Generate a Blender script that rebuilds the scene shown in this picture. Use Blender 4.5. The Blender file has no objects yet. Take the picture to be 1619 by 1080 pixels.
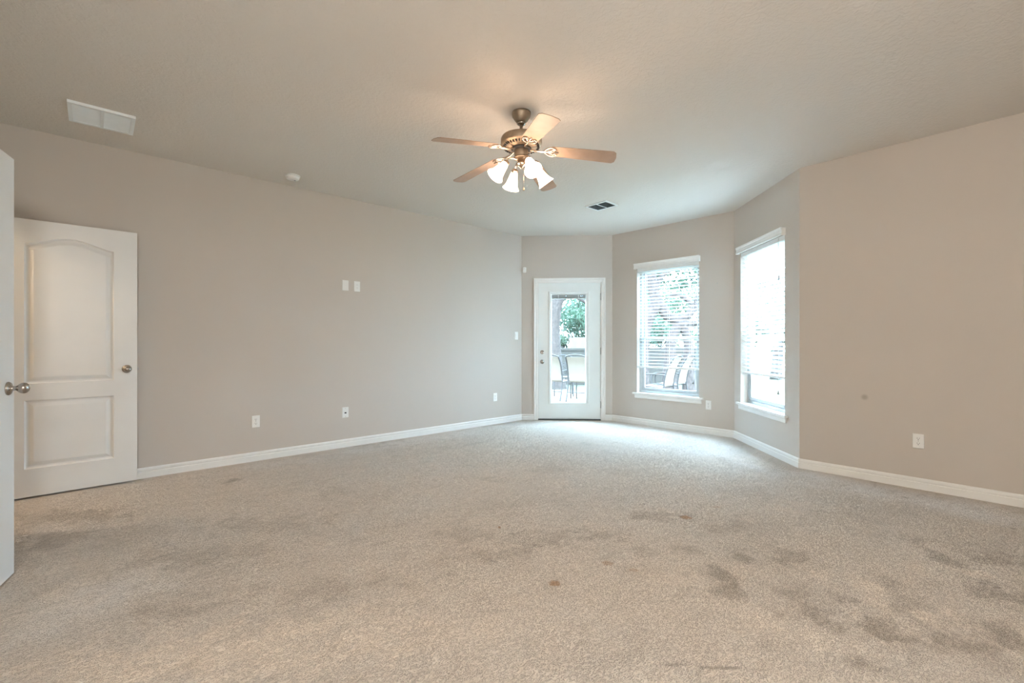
import bpy, math, random
from mathutils import Vector, Matrix
from mathutils.geometry import tessellate_polygon

# ------------------------------------------------------------------ camera, sky, exposure
sc = bpy.context.scene
COL = sc.collection
R = math.radians

cam_d = bpy.data.cameras.new('camera')
cam_d.sensor_width = 36.0
cam_d.lens = 16.137
cam_d.shift_y = 3.5 / 1619
cam_d.clip_start = 0.05
cam_d.clip_end = 300
cam = bpy.data.objects.new('camera', cam_d)
COL.objects.link(cam)
cam.location = (0, 0, 1.14)
cam.rotation_euler = (R(90), 0, R(-42.3))
sc.camera = cam

sc.view_settings.view_transform = 'Standard'
sc.view_settings.look = 'None'
sc.view_settings.exposure = -0.10
sc.view_settings.gamma = 1.0
sc.view_settings.use_curve_mapping = False
sc.cycles.use_denoising = True
sc.cycles.max_bounces = 14
sc.cycles.diffuse_bounces = 10
sc.cycles.transparent_max_bounces = 24
sc.cycles.sample_clamp_indirect = 25.0

SKY_HORIZON = 29.0
SKY_ZENITH = 64.0
SKY_COLOR = (0.57, 0.79, 1.0, 1)
SHADE_EMIT = 29.0
LAMP_COLOR = (1.0, 0.68, 0.46, 1)
HALL_WATTS = 50.0
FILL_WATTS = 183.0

world = bpy.data.worlds.new('overcast_sky')
sc.world = world
world.use_nodes = True
wn, wl = world.node_tree.nodes, world.node_tree.links
wn.clear()
w_out = wn.new('ShaderNodeOutputWorld')
w_bg = wn.new('ShaderNodeBackground')
w_tc = wn.new('ShaderNodeTexCoord')
w_sep = wn.new('ShaderNodeSeparateXYZ')
w_map = wn.new('ShaderNodeMapRange')
w_map.inputs['From Min'].default_value = 0.0
w_map.inputs['From Max'].default_value = 1.0
w_map.inputs['To Min'].default_value = SKY_HORIZON
w_map.inputs['To Max'].default_value = SKY_ZENITH
w_bg.inputs['Color'].default_value = SKY_COLOR
wl.new(w_tc.outputs['Generated'], w_sep.inputs[0])
wl.new(w_sep.outputs['Z'], w_map.inputs['Value'])
wl.new(w_map.outputs['Result'], w_bg.inputs['Strength'])
wl.new(w_bg.outputs[0], w_out.inputs['Surface'])


# ------------------------------------------------------------------ helpers
def tag(o, label=None, cat=None, group=None, kind=None):
    if label: o['label'] = label
    if cat: o['category'] = cat
    if group: o['group'] = group
    if kind: o['kind'] = kind
    return o


def empty(name, loc, rz=0.0, parent=None):
    o = bpy.data.objects.new(name, None)
    o.empty_display_size = 0.1
    COL.objects.link(o)
    o.location = loc
    o.rotation_euler = (0, 0, rz)
    o.parent = parent
    return o


def copy_tree(o, parent=None):
    c = o.copy()
    COL.objects.link(c)
    if parent is not None:
        c.parent = parent
    for ch in list(o.children):
        copy_tree(ch, c)
    return c


class MB:
    """collects geometry; build() links it as one mesh object"""
    def __init__(self):
        self.v, self.f, self.s = [], [], []
        self.M = Matrix.Identity(4)

    def _add(self, vs, fs, smooth=False):
        b = len(self.v)
        self.v += [tuple(self.M @ Vector(p)) for p in vs]
        self.f += [tuple(b + i for i in f) for f in fs]
        self.s += [smooth] * len(fs)

    def box(self, x0, x1, y0, y1, z0, z1):
        vs = [(x0, y0, z0), (x1, y0, z0), (x1, y1, z0), (x0, y1, z0), (x0, y0, z1), (x1, y0, z1), (x1, y1, z1), (x0, y1, z1)]
        self._add(vs, [(0, 3, 2, 1), (4, 5, 6, 7), (0, 1, 5, 4), (1, 2, 6, 5), (2, 3, 7, 6), (3, 0, 4, 7)])
        return self

    def bbox(self, x0, x1, y0, y1, z0, z1, c=0.002):
        """box with chamfered edges"""
        c = min(c, (x1 - x0) / 2.01, (y1 - y0) / 2.01, (z1 - z0) / 2.01)
        rings = []
        for z, k in ((z0, c), (z0 + c, 0), (z1 - c, 0), (z1, c)):
            a0, a1, b0, b1 = x0 + k, x1 - k, y0 + k, y1 - k
            rings.append([(a0 + c, b0, z), (a1 - c, b0, z), (a1, b0 + c, z), (a1, b1 - c, z), (a1 - c, b1, z), (a0 + c, b1, z), (a0, b1 - c, z), (a0, b0 + c, z)])
        self.rings(rings, True, True)
        return self

    def rings(self, rings, cap0=True, cap1=True, smooth=False, closed=True):
        n = len(rings[0])
        vs = [p for r in rings for p in r]
        fs = []
        for i in range(len(rings) - 1):
            for j in range(n if closed else n - 1):
                k = (j + 1) % n
                fs.append((i * n + j, i * n + k, (i + 1) * n + k, (i + 1) * n + j))
        m = len(fs)
        if cap0: fs.append(tuple(range(n - 1, -1, -1)))
        if cap1: fs.append(tuple((len(rings) - 1) * n + j for j in range(n)))
        b = len(self.v)
        self.v += [tuple(self.M @ Vector(p)) for p in vs]
        self.f += [tuple(b + i for i in f) for f in fs]
        self.s += [smooth] * m + [False] * (len(fs) - m)
        return self

    def lathe(self, prof, n=32, axis='Z', o=(0, 0, 0), smooth=True, cap0=True, cap1=True):
        """prof: list of (radius, height)"""
        rs = []
        for r, h in prof:
            ring = []
            for j in range(n):
                a = 2 * math.pi * j / n
                c, s = r * math.cos(a), r * math.sin(a)
                if axis == 'Z': p = (o[0] + c, o[1] + s, o[2] + h)
                elif axis == 'Y': p = (o[0] + c, o[1] + h, o[2] - s)
                else: p = (o[0] + h, o[1] + c, o[2] + s)
                ring.append(p)
            rs.append(ring)
        return self.rings(rs, cap0, cap1, smooth)

    def tube(self, pts, rad, n=10, smooth=True):
        pts = [Vector(p) for p in pts]
        if not isinstance(rad, (list, tuple)): rad = [rad] * len(pts)
        rs = []
        ref = None
        for i, p in enumerate(pts):
            d = (pts[min(i + 1, len(pts) - 1)] - pts[max(i - 1, 0)]).normalized()
            if ref is None:
                ref = Vector((0, 0, 1)) if abs(d.z) < 0.9 else Vector((1, 0, 0))
            a = d.cross(ref)
            if a.length < 1e-5: a = d.cross(Vector((0, 1, 0.3)))
            a.normalize()
            b = a.cross(d).normalized()
            ref = b
            rs.append([tuple(p + (a * math.cos(2 * math.pi * j / n) + b * math.sin(2 * math.pi * j / n)) * rad[i]) for j in range(n)])
        # a x b orientation gives outward faces when reversed
        return self.rings([r[::-1] for r in rs], True, True, smooth)

    def prism(self, poly, y0, y1):
        """poly of (x,z), extruded along y"""
        return self.rings([[(x, y0, z) for x, z in poly], [(x, y1, z) for x, z in poly]])

    def slab(self, poly, z0, z1):
        """poly of (x,y) (maybe concave), extruded along z"""
        n = len(poly)
        tri = tessellate_polygon([[Vector((x, y, 0)) for x, y in poly]])
        vs = [(x, y, z0) for x, y in poly] + [(x, y, z1) for x, y in poly]
        fs = [(i, (i + 1) % n, n + (i + 1) % n, n + i) for i in range(n)]
        fs += [tuple(t) for t in tri] + [tuple(n + k for k in t) for t in tri]
        self._add(vs, fs)
        return self

    def build(self, name, m, parent=None, loc=None, rz=None, fix=True):
        me = bpy.data.meshes.new(name)
        me.from_pydata(self.v, [], self.f)
        me.polygons.foreach_set('use_smooth', self.s)
        if fix:
            import bmesh
            bm = bmesh.new(); bm.from_mesh(me)
            bmesh.ops.recalc_face_normals(bm, faces=bm.faces)
            bm.to_mesh(me); bm.free()
        me.materials.append(m)
        o = bpy.data.objects.new(name, me)
        COL.objects.link(o)
        o.parent = parent
        if loc is not None: o.location = loc
        if rz is not None: o.rotation_euler = (0, 0, rz)
        return o


def catmull(pts, k=6):
    pts = [Vector(p) for p in pts]
    out = []
    for i in range(len(pts) - 1):
        p0, p1, p2, p3 = pts[max(i - 1, 0)], pts[i], pts[i + 1], pts[min(i + 2, len(pts) - 1)]
        for j in range(k):
            t = j / k
            out.append(0.5 * ((2 * p1) + (p2 - p0) * t + (2 * p0 - 5 * p1 + 4 * p2 - p3) * t * t + (3 * p1 - p0 - 3 * p2 + p3) * t ** 3))
    out.append(pts[-1])
    return out


# ------------------------------------------------------------------ materials
def pmat(name, color, rough=0.6, metal=0.0, scale=8.0, amt=0.05, bump=0.0, bscale=200.0, spec=0.5, emit=None, trans=0.0, bdist=0.002):
    m = bpy.data.materials.new(name)
    m.use_nodes = True
    nt = m.node_tree
    b = nt.nodes['Principled BSDF']
    tc = nt.nodes.new('ShaderNodeTexCoord')
    no = nt.nodes.new('ShaderNodeTexNoise')
    no.inputs['Scale'].default_value = scale
    no.inputs['Detail'].default_value = 4
    nt.links.new(tc.outputs['Object'], no.inputs['Vector'])
    rp = nt.nodes.new('ShaderNodeValToRGB')
    c = color
    rp.color_ramp.elements[0].position = 0.3
    rp.color_ramp.elements[1].position = 0.7
    rp.color_ramp.elements[0].color = (c[0] * (1 - amt), c[1] * (1 - amt), c[2] * (1 - amt), 1)
    rp.color_ramp.elements[1].color = (min(1, c[0] * (1 + amt)), min(1, c[1] * (1 + amt)), min(1, c[2] * (1 + amt)), 1)
    nt.links.new(no.outputs['Fac'], rp.inputs['Fac'])
    nt.links.new(rp.outputs['Color'], b.inputs['Base Color'])
    b.inputs['Roughness'].default_value = rough
    b.inputs['Metallic'].default_value = metal
    b.inputs['Specular IOR Level'].default_value = spec
    if bump > 0:
        n2 = nt.nodes.new('ShaderNodeTexNoise')
        n2.inputs['Scale'].default_value = bscale
        n2.inputs['Detail'].default_value = 3
        bp = nt.nodes.new('ShaderNodeBump')
        bp.inputs['Strength'].default_value = bump
        bp.inputs['Distance'].default_value = bdist
        nt.links.new(tc.outputs['Object'], n2.inputs['Vector'])
        nt.links.new(n2.outputs['Fac'], bp.inputs['Height'])
        nt.links.new(bp.outputs['Normal'], b.inputs['Normal'])
    if emit:
        b.inputs['Emission Color'].default_value = emit[0]
        b.inputs['Emission Strength'].default_value = emit[1]
    if trans > 0:
        # light also passes through thin sheets (leaves, cloth)
        tr = nt.nodes.new('ShaderNodeBsdfTranslucent')
        mx = nt.nodes.new('ShaderNodeMixShader')
        mx.inputs[0].default_value = trans
        nt.links.new(rp.outputs['Color'], tr.inputs['Color'])
        out = nt.nodes['Material Output']
        nt.links.new(b.outputs[0], mx.inputs[1]); nt.links.new(tr.outputs[0], mx.inputs[2])
        nt.links.new(mx.outputs[0], out.inputs['Surface'])
    return m


def glass_mat(name, tint=(0.96, 0.98, 0.98, 1)):
    m = bpy.data.materials.new(name)
    m.use_nodes = True
    nt = m.node_tree
    nt.nodes.clear()
    out = nt.nodes.new('ShaderNodeOutputMaterial')
    tr = nt.nodes.new('ShaderNodeBsdfTransparent'); tr.inputs[0].default_value = tint
    gl = nt.nodes.new('ShaderNodeBsdfGlossy'); gl.inputs['Roughness'].default_value = 0.02
    lw = nt.nodes.new('ShaderNodeLayerWeight'); lw.inputs['Blend'].default_value = 0.5
    pw = nt.nodes.new('ShaderNodeMath'); pw.operation = 'POWER'; pw.inputs[1].default_value = 4.0
    ma = nt.nodes.new('ShaderNodeMath'); ma.operation = 'MULTIPLY_ADD'; ma.inputs[1].default_value = 0.6; ma.inputs[2].default_value = 0.02
    mx = nt.nodes.new('ShaderNodeMixShader')
    nt.links.new(lw.outputs['Facing'], pw.inputs[0]); nt.links.new(pw.outputs[0], ma.inputs[0])
    nt.links.new(ma.outputs[0], mx.inputs[0])
    nt.links.new(tr.outputs[0], mx.inputs[1]); nt.links.new(gl.outputs[0], mx.inputs[2])
    nt.links.new(mx.outputs[0], out.inputs['Surface'])
    return m


WALL_COL = (0.545, 0.500, 0.455)


def wall_mat(name, smudges=()):
    """flat paint over lightly textured drywall; smudges: (world xyz, radius, strength)"""
    m = pmat(name, WALL_COL, rough=0.75, scale=1.3, amt=0.012, bump=0.10, bscale=120, spec=0.25)
    nt = m.node_tree
    b = nt.nodes['Principled BSDF']
    src = b.inputs['Base Color'].links[0].from_socket
    for (p, r, k) in smudges:
        ge = nt.nodes.new('ShaderNodeNewGeometry')
        di = nt.nodes.new('ShaderNodeVectorMath'); di.operation = 'DISTANCE'
        di.inputs[1].default_value = p
        nt.links.new(ge.outputs['Position'], di.inputs[0])
        mr = nt.nodes.new('ShaderNodeMapRange'); mr.interpolation_type = 'SMOOTHSTEP'
        mr.inputs['From Min'].default_value = r; mr.inputs['From Max'].default_value = 0.2 * r
        mr.inputs['To Max'].default_value = k
        nt.links.new(di.outputs['Value'], mr.inputs['Value'])
        mx = nt.nodes.new('ShaderNodeMix'); mx.data_type = 'RGBA'
        nt.links.new(mr.outputs['Result'], mx.inputs['Factor'])
        nt.links.new(src, mx.inputs[6])
        mx.inputs[7].default_value = (0.25, 0.20, 0.16, 1)
        src = mx.outputs[2]
    nt.links.new(src, b.inputs['Base Color'])
    return m


def ceiling_mat():
    m = pmat('textured_ceiling_paint', (0.68, 0.64, 0.59), rough=0.85, scale=1.0, amt=0.01, spec=0.2)
    nt = m.node_tree
    b = nt.nodes['Principled BSDF']
    tc = nt.nodes['Texture Coordinate']
    vo = nt.nodes.new('ShaderNodeTexNoise'); vo.inputs['Scale'].default_value = 42; vo.inputs['Detail'].default_value = 3
    vo.inputs['Distortion'].default_value = 0.6
    ra = nt.nodes.new('ShaderNodeMapRange'); ra.interpolation_type = 'SMOOTHSTEP'
    ra.inputs['From Min'].default_value = 0.42; ra.inputs['From Max'].default_value = 0.62
    bp = nt.nodes.new('ShaderNodeBump'); bp.inputs['Strength'].default_value = 0.35; bp.inputs['Distance'].default_value = 0.003
    nt.links.new(tc.outputs['Object'], vo.inputs['Vector'])
    nt.links.new(vo.outputs['Fac'], ra.inputs['Value'])
    nt.links.new(ra.outputs['Result'], bp.inputs['Height'])
    nt.links.new(bp.outputs['Normal'], b.inputs['Normal'])
    return m


def carpet_mat():
    m = bpy.data.materials.new('worn_beige_carpet')
    m.use_nodes = True
    nt = m.node_tree
    N, K = nt.nodes.new, nt.links.new
    b = nt.nodes['Principled BSDF']
    b.inputs['Roughness'].default_value = 0.95
    b.inputs['Specular IOR Level'].default_value = 0.08
    b.inputs['Sheen Weight'].default_value = 0.25
    b.inputs['Sheen Roughness'].default_value = 0.6
    ge = N('ShaderNodeNewGeometry')
    pos = ge.outputs['Position']

    def noise(scale, detail=4, rough=0.55, dist=0.0, vec=pos):
        n = N('ShaderNodeTexNoise')
        n.inputs['Scale'].default_value = scale; n.inputs['Detail'].default_value = detail
        n.inputs['Roughness'].default_value = rough; n.inputs['Distortion'].default_value = dist
        K(vec, n.inputs['Vector'])
        return n.outputs['Fac']

    def ramp(x, lo, hi, a=0.0, c=1.0):
        r = N('ShaderNodeMapRange'); r.interpolation_type = 'SMOOTHSTEP'
        r.inputs['From Min'].default_value = lo; r.inputs['From Max'].default_value = hi
        r.inputs['To Min'].default_value = a; r.inputs['To Max'].default_value = c
        K(x, r.inputs['Value'])
        return r.outputs['Result']

    def mix(fac, a, c):
        x = N('ShaderNodeMix'); x.data_type = 'RGBA'
        if isinstance(fac, float): x.inputs['Factor'].default_value = fac
        else: K(fac, x.inputs['Factor'])
        for s, q in ((6, a), (7, c)):
            if isinstance(q, tuple): x.inputs[s].default_value = (*q, 1)
            else: K(q, x.inputs[s])
        return x.outputs[2]

    def mul(a, c):
        x = N('ShaderNodeMath'); x.operation = 'MULTIPLY'
        K(a, x.inputs[0])
        if isinstance(c, float): x.inputs[1].default_value = c
        else: K(c, x.inputs[1])
        return x.outputs[0]

    def blot(cx, cy, rx, ry, ang, wob=0.35, soft=0.55, wscale=6.0):
        """soft edged mask for stains and painted light: an ellipse with a ragged rim, 1 inside"""
        mp = N('ShaderNodeMapping'); mp.vector_type = 'TEXTURE'
        mp.inputs['Location'].default_value = (cx, cy, 0)
        mp.inputs['Rotation'].default_value = (0, 0, ang)
        mp.inputs['Scale'].default_value = (rx, ry, 1000)
        K(pos, mp.inputs['Vector'])
        le = N('ShaderNodeVectorMath'); le.operation = 'LENGTH'
        K(mp.outputs[0], le.inputs[0])
        ad = N('ShaderNodeMath'); ad.operation = 'ADD'
        K(le.outputs['Value'], ad.inputs[0])
        K(ramp(noise(wscale, 3), 0.25, 0.75, -wob, wob), ad.inputs[1])
        return ramp(ad.outputs[0], 1.0 + soft * 0.3, 1.0 - soft, 0.0, 1.0)

    base = (0.65, 0.565, 0.485)
    soil = (0.38, 0.32, 0.26)
    grey = (0.62, 0.56, 0.50)
    pale = (0.81, 0.69, 0.575)
    edge = (0.80, 0.77, 0.75)  # tone of the daylight painted on the floor
    col = mix(mul(ramp(noise(0.8, 3), 0.35, 0.7), 0.8), base, grey)
    col = mix(mul(ramp(noise(2.3, 5, 0.6, 0.6), 0.50, 0.72), 0.30), col, soil)
    col = mix(mul(ramp(noise(4.1, 4, 0.6, 0.3), 0.52, 0.75), 0.30), col, pale)
    # pale strips along the walls and near left, painting floor daylight into the colour
    for st in PALE_DAYLIGHT_SPOTS:
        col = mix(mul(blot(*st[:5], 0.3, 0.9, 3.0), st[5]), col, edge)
    for st in PALE_AND_LIGHT_SPOTS:  # pale mottling, plus warm light painted in at the near left
        col = mix(mul(blot(*st[:5], 0.45, 0.8), st[5]), col, pale)
    smp = N('ShaderNodeMapping'); smp.inputs['Rotation'].default_value = (0, 0, 0.75); smp.inputs['Scale'].default_value = (1.0, 3.2, 1.0)
    K(pos, smp.inputs['Vector'])
    streak = noise(6.0, 5, 0.65, 0.8, smp.outputs[0])
    col = mix(mul(ramp(streak, 0.50, 0.68), 0.30), col, soil)
    for st in SOIL_SPOTS:
        col = mix(mul(mul(blot(*st[:5], 0.7, 0.8, 8.0), st[5]), ramp(streak, 0.35, 0.6, 0.9, 1.6)), col, soil)
    # tufts: short curled strands, darker between them
    def strands(scale, seed, ang):
        mp = N('ShaderNodeMapping')
        mp.inputs['Location'].default_value = (seed, seed * 0.7, 0)
        mp.inputs['Rotation'].default_value = (0, 0, ang)
        mp.inputs['Scale'].default_value = (1.0, 2.1, 1.0)
        K(pos, mp.inputs['Vector'])
        return noise(scale, 2.0, 0.5, 1.6, mp.outputs[0])
    mxs = N('ShaderNodeMath'); mxs.operation = 'MAXIMUM'
    K(strands(62, 0.0, 0.5), mxs.inputs[0]); K(strands(70, 3.3, 2.2), mxs.inputs[1])
    tuft = ramp(mxs.outputs[0], 0.42, 0.57)
    fine = noise(300, 2, 0.7)
    dark = N('ShaderNodeMix'); dark.data_type = 'RGBA'; dark.blend_type = 'MULTIPLY'; dark.inputs['Factor'].default_value = 1.0
    K(col, dark.inputs[6])
    sh = N('ShaderNodeMath'); sh.operation = 'MULTIPLY'
    K(ramp(tuft, 0, 1, 0.82, 0.99), sh.inputs[0]); K(ramp(fine, 0.3, 0.7, 0.92, 1.06), sh.inputs[1])
    cb = N('ShaderNodeCombineColor')
    for i in range(3): K(sh.outputs[0], cb.inputs[i])
    K(cb.outputs[0], dark.inputs[7])
    col = dark.outputs[2]
    for st in RUST_SPOTS:
        col = mix(mul(blot(*st[:5], 0.3, 0.45, 45.0), st[5]), col, (0.36, 0.20, 0.09))
    for st in DARK_SPOTS:
        col = mix(mul(blot(*st[:5], 0.3, 0.6, 45.0), st[5]), col, (0.16, 0.12, 0.085))
    K(col, b.inputs['Base Color'])
    hs = N('ShaderNodeMath'); hs.operation = 'MULTIPLY_ADD'
    K(tuft, hs.inputs[0]); hs.inputs[1].default_value = 0.7
    K(mul(noise(14, 3), 0.9), hs.inputs[2])
    bp = N('ShaderNodeBump'); bp.inputs['Strength'].default_value = 0.8; bp.inputs['Distance'].default_value = 0.010
    K(hs.outputs[0], bp.inputs['Height'])
    K(bp.outputs['Normal'], b.inputs['Normal'])
    return m


# worn, pale and light-painted, rubbed-through and marked places on the carpet: x, y, radius along, radius across, angle, strength
SOIL_SPOTS = [
    (2.56, 0.98, 0.07, 0.07, -0.74, 0.60), (2.26, 0.97, 0.10, 0.12, -1.17, 0.65), (2.16, 0.85, 0.10, 0.09, -1.09, 0.60), (2.75, 0.80, 0.12, 0.11, -1.00, 0.55),
    (2.36, 0.69, 0.08, 0.07, -0.74, 0.50), (2.23, 0.58, 0.11, 0.09, -0.56, 0.60), (2.48, 0.54, 0.07, 0.08, -0.74, 0.65), (2.32, 0.37, 0.12, 0.08, -0.91, 0.75),
    (2.44, 0.19, 0.09, 0.10, -0.39, 0.60), (3.32, 0.24, 0.07, 0.11, -0.74, 0.65), (2.61, 0.32, 0.10, 0.05, -0.48, 0.50), (2.79, 0.42, 0.07, 0.07, -0.74, 0.50),
    (3.04, 0.09, 0.16, 0.14, -0.74, 0.60), (3.53, 0.05, 0.13, 0.09, -0.74, 0.50), (3.52, 0.41, 0.11, 0.06, -0.74, 0.45), (2.61, 0.04, 0.12, 0.10, -0.74, 0.60),
    (2.00, 0.40, 0.11, 0.04, -0.91, 0.50), (2.23, 1.41, 0.08, 0.08, -0.74, 0.45), (2.25, 1.64, 0.15, 0.10, -0.74, 0.35), (2.78, 1.58, 0.22, 0.12, -0.74, 0.45),
    (2.43, 1.23, 0.08, 0.07, -0.74, 0.40), (1.88, 0.62, 0.06, 0.04, -0.74, 0.35), (2.91, 1.21, 0.19, 0.10, -0.74, 0.35), (-0.09, 4.20, 0.38, 0.16, -0.74, 0.50),
    (-0.17, 3.75, 0.22, 0.14, -0.74, 0.50), (0.86, 4.38, 0.07, 0.09, -0.74, 0.60), (0.45, 2.91, 0.37, 0.18, -0.56, 0.30), (0.81, 2.16, 0.38, 0.11, -0.65, 0.30),
    (0.80, 3.18, 0.48, 0.16, -0.74, 0.25), (0.26, 2.42, 0.24, 0.07, -0.56, 0.30), (1.41, 5.64, 0.42, 0.25, -0.74, 0.40), (2.27, 5.08, 0.44, 0.24, -0.74, 0.35),
    (1.93, 1.90, 0.30, 0.11, -0.60, 0.40), (1.66, 1.87, 0.21, 0.09, -0.48, 0.35), (1.65, 2.21, 0.23, 0.09, -0.74, 0.30),
]
PALE_AND_LIGHT_SPOTS = [  # pale mottling; the near-left entries paint warm light into the carpet
    (2.62, 0.64, 0.08, 0.11, -0.74, 0.60), (2.69, 0.47, 0.09, 0.10, -0.74, 0.60), (2.54, 0.39, 0.07, 0.07, -0.74, 0.50), (2.04, 0.54, 0.10, 0.08, -0.74, 0.45),
    (1.98, 0.71, 0.13, 0.09, -0.74, 0.40), (2.56, 0.24, 0.05, 0.08, -0.74, 0.50), (2.63, 0.12, 0.06, 0.17, -0.74, 0.40), (2.10, 1.12, 0.16, 0.13, -0.74, 0.35),
    (3.20, 0.35, 0.13, 0.19, -0.74, 0.35), (3.22, 0.13, 0.06, 0.06, -0.74, 0.60), (0.35, 1.98, 0.54, 0.21, -0.65, 0.75), (0.00, 2.16, 0.38, 0.12, -0.74, 0.75),
    (0.87, 1.66, 0.37, 0.20, -0.65, 0.40), (-0.18, 2.85, 0.22, 0.19, -0.74, 0.35), (0.12, 3.12, 0.30, 0.28, -0.56, 0.30),
]
RUST_SPOTS = [
    (1.62, 1.48, 0.03, 0.03, -0.74, 0.90), (1.97, 1.43, 0.03, 0.03, -0.74, 0.60), (2.01, 1.30, 0.03, 0.02, -0.74, 0.45), (2.87, 1.46, 0.04, 0.04, -0.74, 0.90),
    (1.86, 2.16, 0.01, 0.02, -0.74, 0.90), (3.21, 1.41, 0.03, 0.02, -0.74, 0.40),
]
DARK_SPOTS = [
    (3.12, 0.06, 0.03, 0.01, -0.74, 0.70), (3.13, 0.11, 0.02, 0.01, -0.74, 0.60), (1.86, 1.80, 0.02, 0.01, -0.74, 0.60), (2.15, 1.79, 0.02, 0.01, -0.74, 0.60),
    (2.89, 1.78, 0.01, 0.02, -0.74, 0.60), (1.63, 0.70, 0.10, 0.01, -0.74, 0.50), (1.52, 0.82, 0.04, 0.01, -0.74, 0.40), (0.62, 2.93, 0.01, 0.01, -0.74, 0.60),
    (4.19, 0.02, 0.02, 0.02, -0.74, 0.45), (4.45, 0.56, 0.02, 0.03, -0.74, 0.40),
]

PALE_DAYLIGHT_SPOTS = [(-0.42, 2.05, 0.30, 0.35, 0.0, 0.7), (0.05, 2.75, 0.35, 0.28, 0.6, 0.5), (4.45, 0.45, 1.15, 0.30, -1.62, 0.75), (4.95, 2.6, 1.2, 0.5, 1.57, 0.35), (2.6, 4.72, 2.0, 0.22, 0.0, 0.25)]  # daylight on the floor, painted as paler carpet

M = {}
M['wall'] = wall_mat('greige_wall_paint')
M['wall_right'] = wall_mat('greige_wall_paint_smudged', [((4.785, 0.858, 0.691), 0.035, 0.5)])
M['ceiling'] = ceiling_mat()
M['trim'] = pmat('white_trim_paint', (0.78, 0.78, 0.76), 0.35, scale=5, amt=0.02)
M['door'] = pmat('white_door_paint', (0.71, 0.725, 0.725), 0.38, scale=6, amt=0.015, bump=0.04, bscale=60)
M['patio_door'] = pmat('white_fibreglass_door_paint', (0.74, 0.78, 0.77), 0.35, scale=6, amt=0.015)
M['nickel'] = pmat('satin_nickel', (0.42, 0.39, 0.36), 0.26, 1.0, scale=30, amt=0.05)
M['hinge'] = pmat('dull_steel', (0.45, 0.45, 0.45), 0.4, 1.0, scale=30, amt=0.05)
M['plastic'] = pmat('white_plastic', (0.80, 0.80, 0.78), 0.4, scale=20, amt=0.01)
M['slot'] = pmat('dark_slot', (0.03, 0.03, 0.03), 0.8, scale=20, amt=0.1)
M['grey_plastic'] = pmat('grey_plastic', (0.35, 0.35, 0.34), 0.5, scale=20, amt=0.03)
M['vent_white'] = pmat('white_vent_enamel', (0.80, 0.85, 0.87), 0.45, scale=20, amt=0.02)
M['vent_dark'] = pmat('dark_vent_louver', (0.16, 0.19, 0.20), 0.6, scale=20, amt=0.05)
M['alu'] = pmat('grey_white_aluminium', (0.48, 0.51, 0.52), 0.4, 0.3, scale=20, amt=0.03)
M['slat'] = pmat('white_blind_slat', (0.82, 0.83, 0.82), 0.45, scale=15, amt=0.02)
M['cord'] = pmat('white_cord', (0.7, 0.7, 0.68), 0.8, scale=60, amt=0.08)
M['tassel'] = pmat('grey_tassel', (0.22, 0.23, 0.23), 0.6, scale=40, amt=0.1)
M['glass'] = glass_mat('window_glass')
M['threshold'] = pmat('dark_bronze_threshold', (0.05, 0.06, 0.055), 0.5, 0.5, scale=20, amt=0.1)
M['bronze'] = pmat('brushed_antique_nickel', (0.34, 0.27, 0.20), 0.50, 0.85, scale=50, amt=0.08)
M['bronze_light'] = pmat('polished_nickel_iron', (0.62, 0.54, 0.46), 0.25, 1.0, scale=50, amt=0.06)
M['blade'] = pmat('pale_maple_blade', (0.36, 0.265, 0.20), 0.42, scale=14, amt=0.08, spec=0.25)
M['fan_dark'] = pmat('black_fan_inside', (0.02, 0.02, 0.02), 0.5, scale=20, amt=0.1)
M['shade'] = pmat('lit_frosted_glass', (0.9, 0.88, 0.84), 0.4, scale=20, amt=0.01, emit=(LAMP_COLOR, SHADE_EMIT))
M['bulb'] = pmat('lit_bulb', (0.9, 0.9, 0.9), 0.4, scale=20, amt=0.01, emit=(LAMP_COLOR, SHADE_EMIT * 2))
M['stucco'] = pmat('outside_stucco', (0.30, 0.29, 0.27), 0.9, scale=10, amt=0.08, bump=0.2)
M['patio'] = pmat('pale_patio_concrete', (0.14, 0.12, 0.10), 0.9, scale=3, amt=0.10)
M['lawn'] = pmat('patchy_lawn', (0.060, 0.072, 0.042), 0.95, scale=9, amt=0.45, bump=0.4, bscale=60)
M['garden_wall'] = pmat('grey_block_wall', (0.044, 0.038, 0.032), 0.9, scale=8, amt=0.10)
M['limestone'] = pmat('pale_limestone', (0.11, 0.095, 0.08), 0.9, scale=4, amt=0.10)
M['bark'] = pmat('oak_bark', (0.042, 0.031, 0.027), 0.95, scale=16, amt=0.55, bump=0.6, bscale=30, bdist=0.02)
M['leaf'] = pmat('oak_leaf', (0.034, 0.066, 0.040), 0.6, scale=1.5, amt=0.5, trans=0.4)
M['leaf_pale'] = pmat('pale_leaf', (0.066, 0.098, 0.064), 0.6, scale=1.2, amt=0.45, trans=0.4)
M['iron'] = pmat('dark_patio_metal', (0.016, 0.013, 0.012), 0.6, 0.0, scale=30, amt=0.1)
M['sling'] = pmat('beige_sling_mesh', (0.17, 0.135, 0.105), 0.8, scale=40, amt=0.05, trans=0.25)

# ------------------------------------------------------------------ room outline (metres)
H = 2.75
A, B, C, D = (4.728, 4.985), (5.680, 4.033), (5.740, 2.301), (4.785, 1.340)
BACK = -2.6
E, F_, G = (4.785, BACK), (-0.55, BACK), (-0.55, 4.985)
TH = 0.15


def frame(p, q):
    """frame of a wall seen from inside: x to the viewer's right along p->q, y out through the wall"""
    d = Vector((q[0] - p[0], q[1] - p[1]))
    return (p[0], p[1], 0), math.atan2(d.y, d.x), d.length


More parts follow.
